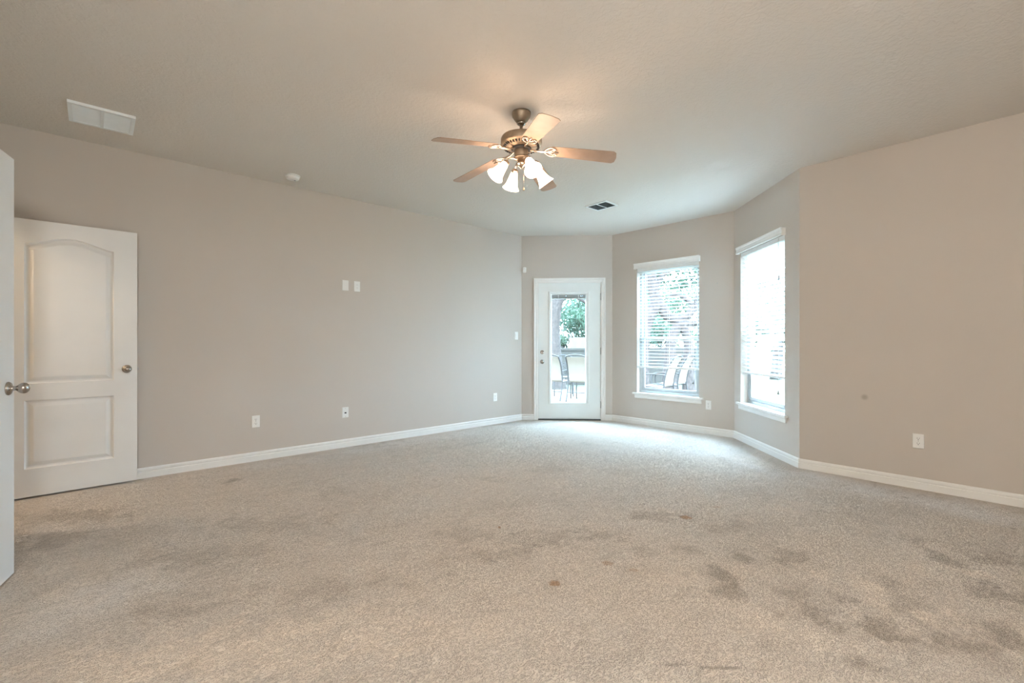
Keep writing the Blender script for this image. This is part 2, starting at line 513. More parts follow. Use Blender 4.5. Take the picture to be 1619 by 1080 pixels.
def wall(name, p, q, holes=(), m=None, ext=(0, 0), th=TH, top=H):
    loc, rz, L = frame(p, q)
    mb = MB()
    xs = -ext[0]
    for (s0, s1, z0, z1) in sorted(holes):
        mb.box(xs, s0, 0, th, -0.02, top)
        if z0 > 0: mb.box(s0, s1, 0, th, -0.02, z0)
        mb.box(s0, s1, 0, th, z1, top)
        xs = s1
    mb.box(xs, L + ext[1], 0, th, -0.02, top)
    o = mb.build(name, m or M['wall'], None, loc, rz, fix=False)
    return tag(o, kind='structure')


WIN1 = (0.410, 1.300, 0.445, 2.20)
WIN2 = (0.165, 1.110, 0.445, 2.20)
DOOR3 = (0.236, 1.192, 0.0, 2.066)
wall('wall_left', G, A, ext=(1.9, 0.06))
wall('wall_back', A, B, [DOOR3], ext=(0.06, 0.06))
wall('wall_window', B, C, [WIN1], ext=(0.06, 0.06))
wall('wall_bay', C, D, [WIN2], ext=(0.06, 0))
wall('wall_right', D, E, m=M['wall_right'], ext=(0, 0.15))
wall('wall_front', E, F_, ext=(0, 1.9))
# rear wall with the two doorways beside the camera
wall('wall_rear', F_, G, [(2.533 - BACK, 3.333 - BACK, 0, 2.075), (4.085 - BACK, 4.890 - BACK, 0, 2.075)], th=0.12)
# hall and closet behind the rear wall
wall('wall_hall', (-2.3, BACK), (-2.3, 4.985))
wall('wall_closet', (-2.3, 3.82), (-0.67, 3.82), th=0.1)

floor_poly = [(-2.45, BACK - 0.15), (4.935, BACK - 0.15), (4.935, 1.28), (5.89, 2.24), (5.83, 4.09), (4.79, 5.135), (-2.45, 5.135)]
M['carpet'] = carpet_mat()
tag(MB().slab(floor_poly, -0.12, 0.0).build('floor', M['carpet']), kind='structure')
tag(MB().slab(floor_poly, H, H + 0.2).build('ceiling', M['ceiling']), kind='structure')


# ------------------------------------------------------------------ baseboards
def baseboard(name, p, q, spans=None, ends=(0.0, 0.0)):
    loc, rz, L = frame(p, q)
    prof = [(0, 0), (-0.015, 0), (-0.015, 0.050), (-0.0135, 0.053), (-0.0095, 0.055), (-0.0095, 0.060), (-0.012, 0.064), (-0.012, 0.077), (-0.009, 0.084), (-0.005, 0.088), (0, 0.088)]
    mb = MB()
    for (a, c) in (spans or [(ends[0], L - ends[1])]):
        mb.rings([[(a, y, z) for y, z in prof], [(c, y, z) for y, z in prof]])
    return tag(mb.build(name, M['trim'], None, loc, rz), kind='structure')


baseboard('baseboard_left', G, A)
baseboard('baseboard_back', A, B, [(0.0, 0.183), (1.245, 1.346)])
baseboard('baseboard_window', B, C)
baseboard('baseboard_bay', C, D, ends=(0, -0.006))
baseboard('baseboard_right', D, E, ends=(-0.006, 0))
baseboard('baseboard_front', E, F_)
baseboard('baseboard_rear', F_, G, [(0, 2.46 - BACK), (3.41 - BACK, 4.01 - BACK)])


# ------------------------------------------------------------------ interior doors
def offset_loop(pts, d):
    """inset a counter-clockwise closed outline by d"""
    n = len(pts); out = []
    for i in range(n):
        p0, p1, p2 = Vector(pts[i - 1]), Vector(pts[i]), Vector(pts[(i + 1) % n])
        e1, e2 = (p1 - p0).normalized(), (p2 - p1).normalized()
        n1, n2 = Vector((-e1.y, e1.x)), Vector((-e2.y, e2.x))
        b = (n1 + n2).normalized()
        k = d / max(0.4, b.dot(n1))
        out.append(tuple(p1 + b * k))
    return out


def panel_outline(x0, x1, z0, z1, rise):
    pts = [(x0, z0), (x1, z0)]
    if rise:
        for i in range(29):
            t = 1 - i / 28
            pts.append((x0 + (x1 - x0) * t, z1 + rise * (0.5 - 0.5 * math.cos(2 * math.pi * t)) ** 0.85))
    else:
        pts += [(x1, z1), (x0, z1)]
    return pts


def panel_door(name, loc, rz, W, z0, z1, knob_z, structure_label):
    """moulded two-panel door; x from hinge to free edge, front face at y=0, back at y=0.035"""
    root = empty(name, loc, rz)
    tag(root, structure_label, 'door', kind='structure')
    T = 0.035
    mb = MB()
    loops = [panel_outline(0.148, W - 0.146, 0.845, 1.880, 0.062), panel_outline(0.148, W - 0.146, 0.218, 0.722, 0)]
    for side in (0, 1):
        y = 0.0 if side == 0 else T
        sg = 1 if side == 0 else -1
        outer = [(0, z0), (W, z0), (W, z1), (0, z1)]
        polys = [[Vector((x, z, 0)) for x, z in outer]] + [[Vector((x, z, 0)) for x, z in lp] for lp in loops]
        allp = [p for lp in [outer] + loops for p in lp]
        mb._add([(x, y, z) for x, z in allp], [tuple(t) for t in tessellate_polygon(polys)])
        for lp in loops:
            rings = []
            for d, dep in ((0, 0), (0.003, 0.0045), (0.009, 0.0105), (0.016, 0.0125), (0.022, 0.0120), (0.038, 0.0060), (0.046, 0.0030), (0.050, 0.0026)):
                rings.append([(x, y + sg * dep, z) for x, z in offset_loop(lp, d)])
            mb.rings(rings, False, True)
    ed = [[(0, yy, z0), (W, yy, z0), (W, yy, z1), (0, yy, z1)] for yy in (0, T)]
    mb.rings(ed, False, False)
    mb.build('door_slab', M['door'], root)
    knob_x = W - 0.066
    kp = [(0.0325, 0.0), (0.0325, -0.004), (0.029, -0.009), (0.014, -0.012), (0.0115, -0.016), (0.0110, -0.028), (0.0125, -0.032), (0.019, -0.038), (0.0245, -0.047), (0.0262, -0.056), (0.0240, -0.065), (0.017, -0.072), (0.008, -0.0752), (0.002, -0.076)]
    MB().lathe(kp, 28, 'Y', (knob_x, 0, knob_z)).build('door_knob', M['nickel'], root)
    MB().lathe([(r, -h) for r, h in kp[:12]], 28, 'Y', (knob_x, T, knob_z)).build('door_knob', M['nickel'], root)
    MB().box(W - 0.0005, W + 0.0015, 0.006, T - 0.006, knob_z - 0.028, knob_z + 0.028).bbox(W, W + 0.011, 0.011, 0.024, knob_z - 0.009, knob_z + 0.009).build('latch', M['hinge'], root)
    for z in (0.25, 1.03, 1.83):
        MB().lathe([(0.007, 0), (0.007, 0.09)], 12, 'Z', (-0.006, T + 0.003, z - 0.045)).box(-0.002, 0.0, 0.003, T, z - 0.045, z + 0.045).build('hinge', M['hinge'], root)
    return root


panel_door('door_1', (-0.527, 4.878, 0), math.atan2(0.020, 0.79), 0.79, 0.014, 2.055, 0.934, 'white two-panel door with arched upper panel, standing open along the left wall')
panel_door('door_2', (-0.470, 2.548, 0), math.atan2(0.770, 0.178), 0.79, 0.014, 2.046, 0.925, 'white panel door nearest the camera, cut off by the frame edge, only its knob stile showing')


def casing(name, p, q, s0, s1, z1, w=0.057, y0=-0.016, depth=TH):
    loc, rz, L = frame(p, q)
    mb = MB()
    prof = [(0.0, 0.0), (0.0, y0 * 0.55), (w * 0.25, y0 * 0.75), (w * 0.55, y0 * 0.7), (w * 0.7, y0), (w, y0), (w, 0.0)]
    for sg, s in ((-1, s0), (1, s1)):
        mb.rings([[(s + sg * u, y, 0) for u, y in prof], [(s + sg * u, y, z1 + u) for u, y in prof]])
    mb.rings([[(s0 - u, y, z1 + u) for u, y in prof], [(s1 + u, y, z1 + u) for u, y in prof]])
    # jambs
    mb.box(s0 - 0.006, s0 + 0.012, 0, depth, 0, z1).box(s1 - 0.012, s1 + 0.006, 0, depth, 0, z1).box(s0, s1, 0, depth, z1 - 0.012, z1 + 0.006)
    return tag(mb.build(name, M['trim'], None, loc, rz), kind='structure')


casing('trim_1', F_, G, 2.54 - BACK, 3.326 - BACK, 2.068, depth=0.12)
casing('trim_2', F_, G, 4.092 - BACK, 4.883 - BACK, 2.068, depth=0.12)

# ------------------------------------------------------------------ patio door
loc, rz, L = frame(A, B)
casing('trim_3', A, B, 0.241, 1.187, 2.061, y0=-0.018)
d3 = empty('door_3', loc, rz)
tag(d3, 'white glazed patio door in the angled back wall, full-length glass with raised mini blind', 'door', kind='structure')
s0, s1, z0, z1 = 0.256, 1.173, 0.020, 2.047
g0, g1, h0, h1 = 0.452, 0.950, 0.268, 1.872
Y0, Y1 = 0.010, 0.054
mb = MB()
mb.box(s0, g0 - 0.012, Y0, Y1, z0, z1).box(g1 + 0.012, s1, Y0, Y1, z0, z1).box(g0 - 0.012, g1 + 0.012, Y0, Y1, z0, h0 - 0.012).box(g0 - 0.012, g1 + 0.012, Y0, Y1, h1 + 0.012, z1)
mb.build('door_slab', M['patio_door'], d3)
# moulded frame round the glass
mb = MB()
o_ = [(g0 - 0.044, h0 - 0.030), (g1 + 0.063, h0 - 0.030), (g1 + 0.063, h1 + 0.046), (g0 - 0.044, h1 + 0.046)]
i_ = [(g0, h0), (g1, h0), (g1, h1), (g0, h1)]
for ya, yb, yc, yd in ((Y0, Y0 - 0.012, Y0 - 0.012, 0.022), (Y1, Y1 + 0.012, Y1 + 0.012, 0.044)):
    lerp = lambda t: [(a[0] + (c[0] - a[0]) * t, a[1] + (c[1] - a[1]) * t) for a, c in zip(o_, i_)]
    rr = [(0, ya), (0.06, yb), (0.42, yc), (0.55, yc + (0.004 if yc < 0.03 else -0.004)), (0.85, yc + (0.005 if yc < 0.03 else -0.005)), (1.0, yd)]
    mb.rings([[(x, y, z) for x, z in lerp(t)] for t, y in rr], False, False)
mb.build('lite_frame', M['patio_door'], d3)
MB().box(g0 - 0.012, g1 + 0.012, 0.022, 0.025, h0 - 0.012, h1 + 0.012).box(g0 - 0.012, g1 + 0.012, 0.041, 0.044, h0 - 0.012, h1 + 0.012).build('glass_pane', M['glass'], d3)
mb = MB()
for k in range(9):
    mb.box(g0 + 0.004, g1 - 0.004, 0.027, 0.039, h1 - 0.052 + k * 0.0036, h1 - 0.0495 + k * 0.0036)
mb.box(g0 + 0.002, g1 - 0.002, 0.027, 0.039, h1 - 0.018, h1)
bl = mb.build('raised_mini_blind', M['grey_plastic'], d3)
mb = MB()
for x in (g0 + 0.10, g1 - 0.10):
    mb.box(x - 0.004, x + 0.004, 0.0262, 0.0270, h1 - 0.055, h1)
mb.bbox(g0 + 0.002, g1 - 0.002, 0.0265, 0.0395, h1 - 0.064, h1 - 0.053, 0.002).build('blind_rail', M['slat'], bl)
MB().bbox(g1 + 0.020, g1 + 0.036, -0.012, 0.0, 0.95, 1.03, 0.003).build('blind_slider', M['patio_door'], d3)
for zz, nm, prof in ((0.871, 'door_knob', [(0.033, 0), (0.033, -0.005), (0.028, -0.010), (0.013, -0.014), (0.012, -0.034), (0.022, -0.041), (0.028, -0.052), (0.027, -0.062), (0.018, -0.069), (0.003, -0.071)]),
                     (1.012, 'deadbolt', [(0.030, 0), (0.030, -0.006), (0.026, -0.012), (0.010, -0.014), (0.003, -0.0145)])):
    k = MB().lathe(prof, 28, 'Y', (0.309, Y0, zz))
    if nm == 'deadbolt': k.bbox(0.305, 0.313, Y0 - 0.030, Y0 - 0.012, zz - 0.016, zz + 0.016, 0.003)
    k.build(nm, M['nickel'], d3)
for z in (0.234, 1.032, 1.839):
    MB().lathe([(0.0065, 0), (0.0065, 0.10)], 12, 'Z', (1.1765, 0.0035, z - 0.05)).build('hinge', M['hinge'], d3)
MB().box(0.252, 0.270, Y1 + 0.0005, Y1 + 0.03, 0.0, 2.055).box(1.160, 1.176, Y1 + 0.0005, Y1 + 0.03, 0.0, 2.055).box(0.270, 1.160, Y1 + 0.0005, Y1 + 0.03, 2.036, 2.055).build('door_stop', M['trim'], d3)
MB().bbox(0.248, 1.180, -0.004, 0.15, -0.002, 0.017, 0.004).build('threshold', M['threshold'], d3)

# ------------------------------------------------------------------ windows and their blinds
def window(name, p, q, hole, label):
    loc, rz, L = frame(p, q)
    root = empty(name, loc, rz)
    tag(root, label, 'window', kind='structure')
    a, c, z0, z1 = hole
    fy0, fy1 = 0.078, 0.140
    fw = 0.038
    mb = MB()
    mb.box(a, a + fw, fy0, fy1, z0, z1).box(c - fw, c, fy0, fy1, z0, z1).box(a + fw, c - fw, fy0, fy1, z1 - fw, z1).box(a + fw, c - fw, fy0, fy1, z0, z0 + fw)
    mb.box(a + fw, a + fw + 0.006, fy0 + 0.018, fy0 + 0.024, z0 + fw, z1 - fw).box(c - fw - 0.006, c - fw, fy0 + 0.018, fy0 + 0.024, z0 + fw, z1 - fw)
    mb.build('window_frame', M['alu'], root)
    zm = 1.216
    for nm, ya, yb, za, zb in (('lower_sash', 0.086, 0.106, z0 + fw, zm + 0.018), ('upper_sash', 0.110, 0.130, zm - 0.018, z1 - fw)):
        r = 0.034
        sm = MB()
        x0, x1 = a + fw + 0.001, c - fw - 0.001
        sm.bbox(x0, x0 + r, ya, yb, za, zb, 0.003).bbox(x1 - r, x1, ya, yb, za, zb, 0.003).bbox(x0 + r, x1 - r, ya, yb, za, za + r + 0.006, 0.003).bbox(x0 + r, x1 - r, ya, yb, zb - r, zb, 0.003)
        so = sm.build(nm, M['alu'], root)
        MB().box(x0 + r - 0.004, x1 - r + 0.004, (ya + yb) / 2 - 0.002, (ya + yb) / 2 + 0.002, za + r, zb - r + 0.002).build('glass_pane', M['glass'], so)
    # stool with horns, apron below
    st = MB()
    e = 0.058
    st.slab([(a - e, -0.032), (c + e, -0.032), (c + e, -0.0003), (c - 0.0005, -0.0003), (c - 0.0005, fy0), (a + 0.0005, fy0), (a + 0.0005, -0.0003), (a - e, -0.0003)], z0 - 0.018, z0 + 0.004)
    st.build('sill', M['trim'], root)
    ap = MB()
    pr = [(-0.0003, z0 - 0.072), (-0.012, z0 - 0.072), (-0.014, z0 - 0.060), (-0.014, z0 - 0.034), (-0.019, z0 - 0.026), (-0.019, z0 - 0.018), (-0.0003, z0 - 0.018)]
    ap.rings([[(x, y, z) for y, z in pr] for x in (a - 0.03, c + 0.03)])
    ap.build('apron', M['trim'], root)
    return root


def blind(p, q, hole, label, tilt, rail_z, pitch, cord_end, rail_tilt=0.0):
    loc, rz, L = frame(p, q)
    a, c, z0, z1 = hole
    root = empty('window_blind', loc, rz)
    tag(root, label, 'window blind', 'white slatted blinds in the bay windows')
    # valance: a moulded board with returns
    pr = [(-0.046, 0.0), (-0.046, 0.012), (-0.040, 0.022), (-0.040, 0.050), (-0.046, 0.058), (-0.050, 0.076), (-0.034, 0.076), (-0.034, 0.0)]
    v = MB()
    v.rings([[(x, y, 2.193 + z) for y, z in pr] for x in (a - 0.028, c + 0.016)])
    v.box(a - 0.028, a - 0.016, -0.034, -0.0005, 2.193, 2.266).box(c + 0.004, c + 0.016, -0.034, -0.0005, 2.193, 2.266)
    v.build('valance', M['slat'], root)
    MB().box(a + 0.004, c - 0.004, 0.004, 0.055, z1 - 0.045, z1 - 0.001).build('headrail', M['slat'], root)
    s = MB()
    y = 0.032
    zz = z1 - 0.062
    d = 0.025
    while zz > rail_z + 0.030:
        ct, st = math.cos(tilt), math.sin(tilt)
        rows = []
        for k, cr in ((-1, 0.0), (-0.5, 0.0022), (0, 0.003), (0.5, 0.0022), (1, 0.0)):
            # k=-1 is the edge towards the room
            rows.append((y + k * d * ct + cr * st, zz - k * d * st + cr * ct))
        th = 0.0026
        prof = [(yy, zz_) for yy, zz_ in rows] + [(yy, zz_ - th) for yy, zz_ in rows[::-1]]
        s.rings([[(x, yy, z_) for yy, z_ in prof] for x in (a + 0.008, c - 0.008)])
        zz -= pitch
    s.build('slat_curtain', M['slat'], root)
    b = MB()
    b.bbox(a + 0.006, c - 0.006, y - 0.026, y + 0.026, rail_z - 0.011, rail_z + 0.011, 0.004)
    b.build('bottom_rail', M['slat'], root)
    cd = MB()
    for x in (a + 0.13, (a + c) / 2 + 0.01, c - 0.13):
        for yy in (y - 0.024, y + 0.024):
            cd.box(x - 0.0012, x + 0.0012, yy - 0.0008, yy + 0.0008, rail_z, z1 - 0.04)
    cd.build('ladder_cord', M['cord'], root)
    lc = MB()
    x = c - cord_end[0]
    lc.tube([(x, -0.004, z1 - 0.01), (x, -0.004, cord_end[1] + 0.03)], 0.0014, 6)
    lo = lc.build('lift_cord', M['cord'], root)
    MB().lathe([(0.003, 0.036), (0.006, 0.030), (0.007, 0.016), (0.012, 0.004), (0.012, 0.0)], 12, 'Z', (x, -0.004, cord_end[1])).build('tassel', M['tassel'], lo)
    wd = MB()
    x2 = c - cord_end[2]
    wd.tube([(x2, -0.004, z1 - 0.01), (x2, -0.004, cord_end[3] + 0.03)], 0.0012, 6)
    wo = wd.build('tilt_cord', M['cord'], root)
    MB().lathe([(0.003, 0.045), (0.0055, 0.038), (0.0065, 0.004), (0.004, 0.0)], 12, 'Z', (x2, -0.004, cord_end[3])).build('tassel', M['tassel'], wo)
    return root


window('window_1', B, C, WIN1, 'white-silled window next to the patio door, patio chairs showing below its blind')
window('window_2', C, D, WIN2, 'white-silled window in the bay wall beside the outside corner of the tan wall')
blind(B, C, WIN1, 'white slatted blind with open see-through slats, on the window next to the patio door', R(6), 0.812, 0.0455, (0.075, 0.62, 0.055, 1.66))
blind(C, D, WIN2, 'white slatted blind with tilted near-closed slats, on the bay window beside the tan wall', R(30), 0.805, 0.0455, (0.110, 0.635, 0.10, 1.77))

# ------------------------------------------------------------------ wall plates
def plate_at(name, p, q, s, z, label, cat, group=None, w=0.070, h=0.115):
    loc, rz, L = frame(p, q)
    c, sn = math.cos(rz), math.sin(rz)
    root = empty(name, (loc[0] + c * s, loc[1] + sn * s, z), rz)
    tag(root, label, cat, group)
    MB().bbox(-w / 2, w / 2, -0.006, -0.0002, -h / 2, h / 2, 0.003).build('cover_plate', M['plastic'], root)
    return root


def outlet(p, q, s, z, label, group='duplex outlets low on the walls'):
    r = plate_at('wall_outlet', p, q, s, z, label, 'electrical outlet', group)
    for dz in (0.0195, -0.0195):
        mb = MB()
        pts = []
        for i in range(24):
            a = 2 * math.pi * i / 24
            x, zz = 0.0172 * math.cos(a), 0.0172 * math.sin(a)
            pts.append((x, max(-0.0135, min(0.0135, zz)) + dz))
        mb.prism(pts, -0.0085, -0.006)
        rc = mb.build('receptacle', M['plastic'], r)
        sl = MB().box(-0.0075, -0.0052, -0.0088, -0.0084, dz - 0.001, dz + 0.008).box(0.0052, 0.0075, -0.0088, -0.0084, dz - 0.0005, dz + 0.007)
        sl.lathe([(0.003, -0.0088), (0.003, -0.0084)], 10, 'Y', (0, 0, dz - 0.0075))
        sl.build('slot', M['slot'], rc)
    MB().lathe([(0.003, -0.0075), (0.003, -0.006)], 10, 'Y').build('screw', M['grey_plastic'], r)
    return r


LW = ((0, 4.985), (4.728, 4.985))
outlet(*LW, 1.162, 0.383, 'white duplex outlet on the left wall, the one nearest the open panel door')
outlet(*LW, 4.211, 0.381, 'small white outlet low on the left wall, the one nearest the patio door')
outlet(B, C, 1.421, 0.366, 'white outlet on the wall between the two windows, right of the sill')
outlet(D, E, 0.822, 0.376, 'white duplex outlet on the warm tan right wall')

r = plate_at('wall_plate', *LW, 2.048, 1.783, 'blank white cover plate high on the left wall, left one of the pair', 'wall plate', 'pair of plates high on the left wall')
MB().bbox(-0.017, 0.017, -0.0075, -0.006, -0.034, 0.034, 0.0007).build('insert', M['plastic'], r)
r = plate_at('wall_outlet', *LW, 2.181, 1.782, 'white plate with a recessed socket high on the left wall, right one of the pair', 'electrical outlet', 'pair of plates high on the left wall')
MB().bbox(-0.017, 0.017, -0.0072, -0.006, -0.034, 0.034, 0.0006).build('receptacle', M['plastic'], r)
for x, zz in ((-0.0065, 0.018), (0.0065, 0.018), (-0.0065, -0.016), (0.0065, -0.016)):
    MB().box(x - 0.001, x + 0.001, -0.0076, -0.0071, zz - 0.006, zz + 0.006).build('slot', M['grey_plastic'], r)
r = plate_at('cable_plate', *LW, 2.048, 0.383, 'white cable plate with a dark port, low on the left wall below the pair', 'wall plate')
MB().bbox(-0.011, 0.011, -0.0085, -0.006, -0.012, 0.002, 0.001).build('jack', M['slot'], r)
for zz in (-0.045, 0.045):
    MB().lathe([(0.003, -0.0072), (0.003, -0.006)], 10, 'Y', (0, 0, zz)).build('screw', M['grey_plastic'], r)
r = plate_at('light_switch', *LW, 4.620, 1.258, 'white rocker light switch on the left wall just before the patio door', 'light switch')
MB().bbox(-0.0165, 0.0165, -0.0105, -0.006, -0.033, 0.033, 0.002).build('rocker', M['plastic'], r)

# alarm sensor across the corner above the patio door
t = (Vector(B) - Vector(A)).normalized()
root = empty('motion_sensor', (A[0] + t.x * 0.045, A[1] + t.y * 0.045, 2.195), math.atan2(t.y, t.x))
tag(root, 'small white alarm motion sensor in the corner above the patio door', 'sensor')
MB().bbox(-0.026, 0.026, -0.042, -0.0005, 0, 0.085, 0.010).build('housing', M['plastic'], root)
MB().bbox(-0.018, 0.018, -0.0445, -0.0415, 0.014, 0.044, 0.001).build('lens', M['slat'], root)
# nail between the windows
loc, rz, L = frame(B, C)
o = MB().lathe([(0.006, -0.010), (0.006, -0.008), (0.002, -0.0075), (0.002, 0.003)], 10, 'Y', (1.532, 0, 1.892)).build('nail', M['hinge'], None, loc, rz)
tag(o, 'small metal nail head in the wall between the two windows', 'nail')

# ------------------------------------------------------------------ ceiling fixtures
root = empty('ceiling_vent', (0.042, 4.375, H))
tag(root, 'white square supply air grille on the ceiling above the open panel door', 'air vent')
mb = MB()
w, hh = 0.176, 0.176
z = -0.0185
mb.box(-w, w, -hh, -hh + 0.024, z, -0.0003).box(-w, w, hh - 0.024, hh, z, -0.0003).box(-w, -w + 0.024, -hh + 0.024, hh - 0.024, z, -0.0003).box(w - 0.024, w, -hh + 0.024, hh - 0.024, z, -0.0003)
mb.box(-0.009, 0.009, -hh + 0.024, hh - 0.024, z, -0.0003)
mb.build('grille_frame', M['vent_white'], root)
for sx in (-1, 1):
    mb = MB()
    x0, x1 = (0.009, w - 0.024) if sx > 0 else (-w + 0.024, -0.009)
    k = -hh + 0.030
    while k < hh - 0.030:
        mb.rings([[(x, k, -0.004), (x, k + 0.0015, -0.0035), (x, k + 0.0135, -0.0150), (x, k + 0.012, -0.0155)] for x in (x0, x1)])
        k += 0.0125
    mb.build('louver_bank', M['vent_white'], root)
MB().box(-w + 0.02, w - 0.02, -hh + 0.02, hh - 0.02, -0.0022, -0.0004).build('backing', M['grey_plastic'], root)

root = empty('ceiling_vent', (4.368, 3.250, H))
tag(root, 'small white-framed air vent with two dark louver panels, on the ceiling before the bay', 'air vent')
mb = MB()
wx, wy = 0.120, 0.148
z = -0.010
mb.box(-wx, wx, -wy, -wy + 0.022, z, -0.0003).box(-wx, wx, wy - 0.022, wy, z, -0.0003).box(-wx, -wx + 0.022, -wy + 0.022, wy - 0.022, z, -0.0003).box(wx - 0.022, wx, -wy + 0.022, wy - 0.022, z, -0.0003).box(-wx + 0.022, wx - 0.022, -0.007, 0.007, z, -0.0003)
mb.build('grille_frame', M['vent_white'], root)
for sy in (-1, 1):
    mb = MB()
    y0, y1 = (0.007, wy - 0.022) if sy > 0 else (-wy + 0.022, -0.007)
    k = -wx + 0.026
    while k < wx - 0.026:
        mb.rings([[(k, y, -0.0090), (k + 0.001, y, -0.0095), (k + 0.008, y, -0.0030), (k + 0.007, y, -0.0025)] for y in (y0, y1)])
        k += 0.011
    mb.build('louver_bank', M['vent_dark'], root)
MB().box(-wx + 0.02, wx - 0.02, -wy + 0.02, wy - 0.02, -0.0018, -0.0004).build('backing', M['slot'], root)

root = empty('smoke_detector', (1.404, 4.665, H))
tag(root, 'round white smoke detector on the ceiling near the left wall', 'smoke detector')
MB().lathe([(0.066, -0.0003), (0.066, -0.010), (0.060, -0.012)], 36).build('mounting_base', M['plastic'], root)
MB().lathe([(0.060, -0.012), (0.059, -0.028), (0.052, -0.037), (0.030, -0.041), (0.001, -0.0415)], 36).build('cover', M['plastic'], root)
MB().lathe([(0.008, -0.0405), (0.008, -0.044), (0.001, -0.0445)], 14, 'Z', (0.022, 0, 0)).build('test_button', M['grey_plastic'], root)

# ------------------------------------------------------------------ ceiling fan
FX, FY = 2.2016, 2.3229
fan = empty('ceiling_fan', (FX, FY, 0))
tag(fan, 'brushed bronze ceiling fan with five pale wood blades and four lit bell shades', 'ceiling fan')
MB().lathe([(0.066, 2.7497), (0.066, 2.738), (0.062, 2.722), (0.050, 2.702), (0.038, 2.686), (0.031, 2.680)], 36).build('canopy', M['bronze'], fan)
MB().lathe([(0.031, 2.680), (0.033, 2.672), (0.022, 2.664), (0.014, 2.662)], 28).build('hanger_ball', M['nickel'], fan)
MB().lathe([(0.0115, 2.672), (0.0115, 2.592), (0.020, 2.590), (0.024, 2.584)], 20).build('downrod', M['bronze'], fan)
mh = MB().lathe([(0.02, 2.592), (0.075, 2.590), (0.115, 2.585), (0.136, 2.576), (0.143, 2.562), (0.144, 2.530), (0.141, 2.523), (0.131, 2.519), (0.112, 2.508), (0.098, 2.502), (0.060, 2.500)], 48).build('motor_housing', M['bronze'], fan)
# vent slots round the lower motor rim
vs = MB()
for k in range(36):
    a = 2 * math.pi * k / 36
    vs.M = Matrix.Rotation(a, 4, 'Z')
    vs.box(0.1085, 0.1265, -0.0035, 0.0035, 2.5045, 2.5160)
vs.build('vent_ring', M['fan_dark'], mh)
MB().lathe([(0.070, 2.502), (0.072, 2.492), (0.060, 2.486), (0.050, 2.486)], 32).build('flywheel', M['fan_dark'], fan)
sh = MB().lathe([(0.030, 2.492), (0.046, 2.490), (0.0485, 2.486), (0.0485, 2.446), (0.046, 2.440), (0.054, 2.437), (0.054, 2.430), (0.040, 2.426)], 36).build('switch_housing', M['bronze'], fan)
MB().lathe([(0.026, 2.428), (0.026, 2.400), (0.037, 2.396), (0.035, 2.386), (0.018, 2.374), (0.009, 2.366), (0.003, 2.360)], 28).build('light_hub', M['bronze_light'], fan)

BL_AZ = [-118.8, -46.8, 25.2, 97.2, 169.2]
droop = math.atan2(0.085, 0.63)


def make_iron():
    mb = MB()
    # arm from the flywheel, widening to an open scroll that clasps the blade
    mb.tube(catmull([(0.060, 0, 0.004), (0.10, 0, -0.004), (0.150, 0, -0.003), (0.185, 0, 0.000)]), [0.009 - 0.003 * abs(i - 9) / 9 for i in range(19)], 8)
    for s in (-1, 1):
        mb.tube(catmull([(0.158, 0, -0.002), (0.176, s * 0.026, -0.001), (0.202, s * 0.046, 0.0), (0.232, s * 0.040, 0.0), (0.246, s * 0.022, 0.0)]), 0.0055, 8)
        mb.tube(catmull([(0.185, 0, -0.001), (0.205, s * 0.014, -0.001), (0.222, s * 0.024, -0.001), (0.236, s * 0.012, -0.001)]), 0.0042, 8)
        mb.lathe([(0.006, -0.006), (0.006, -0.003), (0.002, -0.002)], 10, 'Z', (0.232, s * 0.036, 0.0))
    mb.tube([(0.17, 0, -0.001), (0.262, 0, 0.0)], [0.006, 0.004], 8)
    return mb


def make_blade():
    mb = MB()
    t0, t1 = 0.0035, 0.0085
    top, n = [], 0
    out = [(0.205, -0.040), (0.216, -0.052), (0.232, -0.055), (0.40, -0.061), (0.632, -0.0675), (0.650, -0.050), (0.657, 0.0), (0.650, 0.050), (0.632, 0.0675), (0.40, 0.061), (0.232, 0.055), (0.216, 0.052), (0.205, 0.040), (0.200, 0.0)]
    mb.rings([[(x * 1.0, y, t0 + 0.001) for x, y in offset_loop(out, 0.001)], [(x, y, t0 + 0.0015) for x, y in out], [(x, y, t1 - 0.0005) for x, y in out], [(x, y, t1) for x, y in offset_loop(out, 0.001)]])
    return mb


iron_me = blade_me = None
for az in BL_AZ:
    for kind in ('blade_iron', 'blade'):
        if kind == 'blade_iron':
            if iron_me is None:
                o = make_iron().build(kind, M['bronze_light'], fan); iron_me = o
            else:
                o = iron_me.copy(); COL.objects.link(o)
        else:
            if blade_me is None:
                o = make_blade().build(kind, M['blade'], fan); blade_me = o
            else:
                o = blade_me.copy(); COL.objects.link(o)
        o.location = (0, 0, 2.497)
        o.rotation_mode = 'QUATERNION'
        # heading, then droop towards the tip, then blade pitch about its own length
        q = Matrix.Rotation(R(az), 4, 'Z') @ Matrix.Rotation(droop, 4, 'Y') @ Matrix.Rotation(R(-11), 4, 'X')
        o.rotation_quaternion = q.to_quaternion()

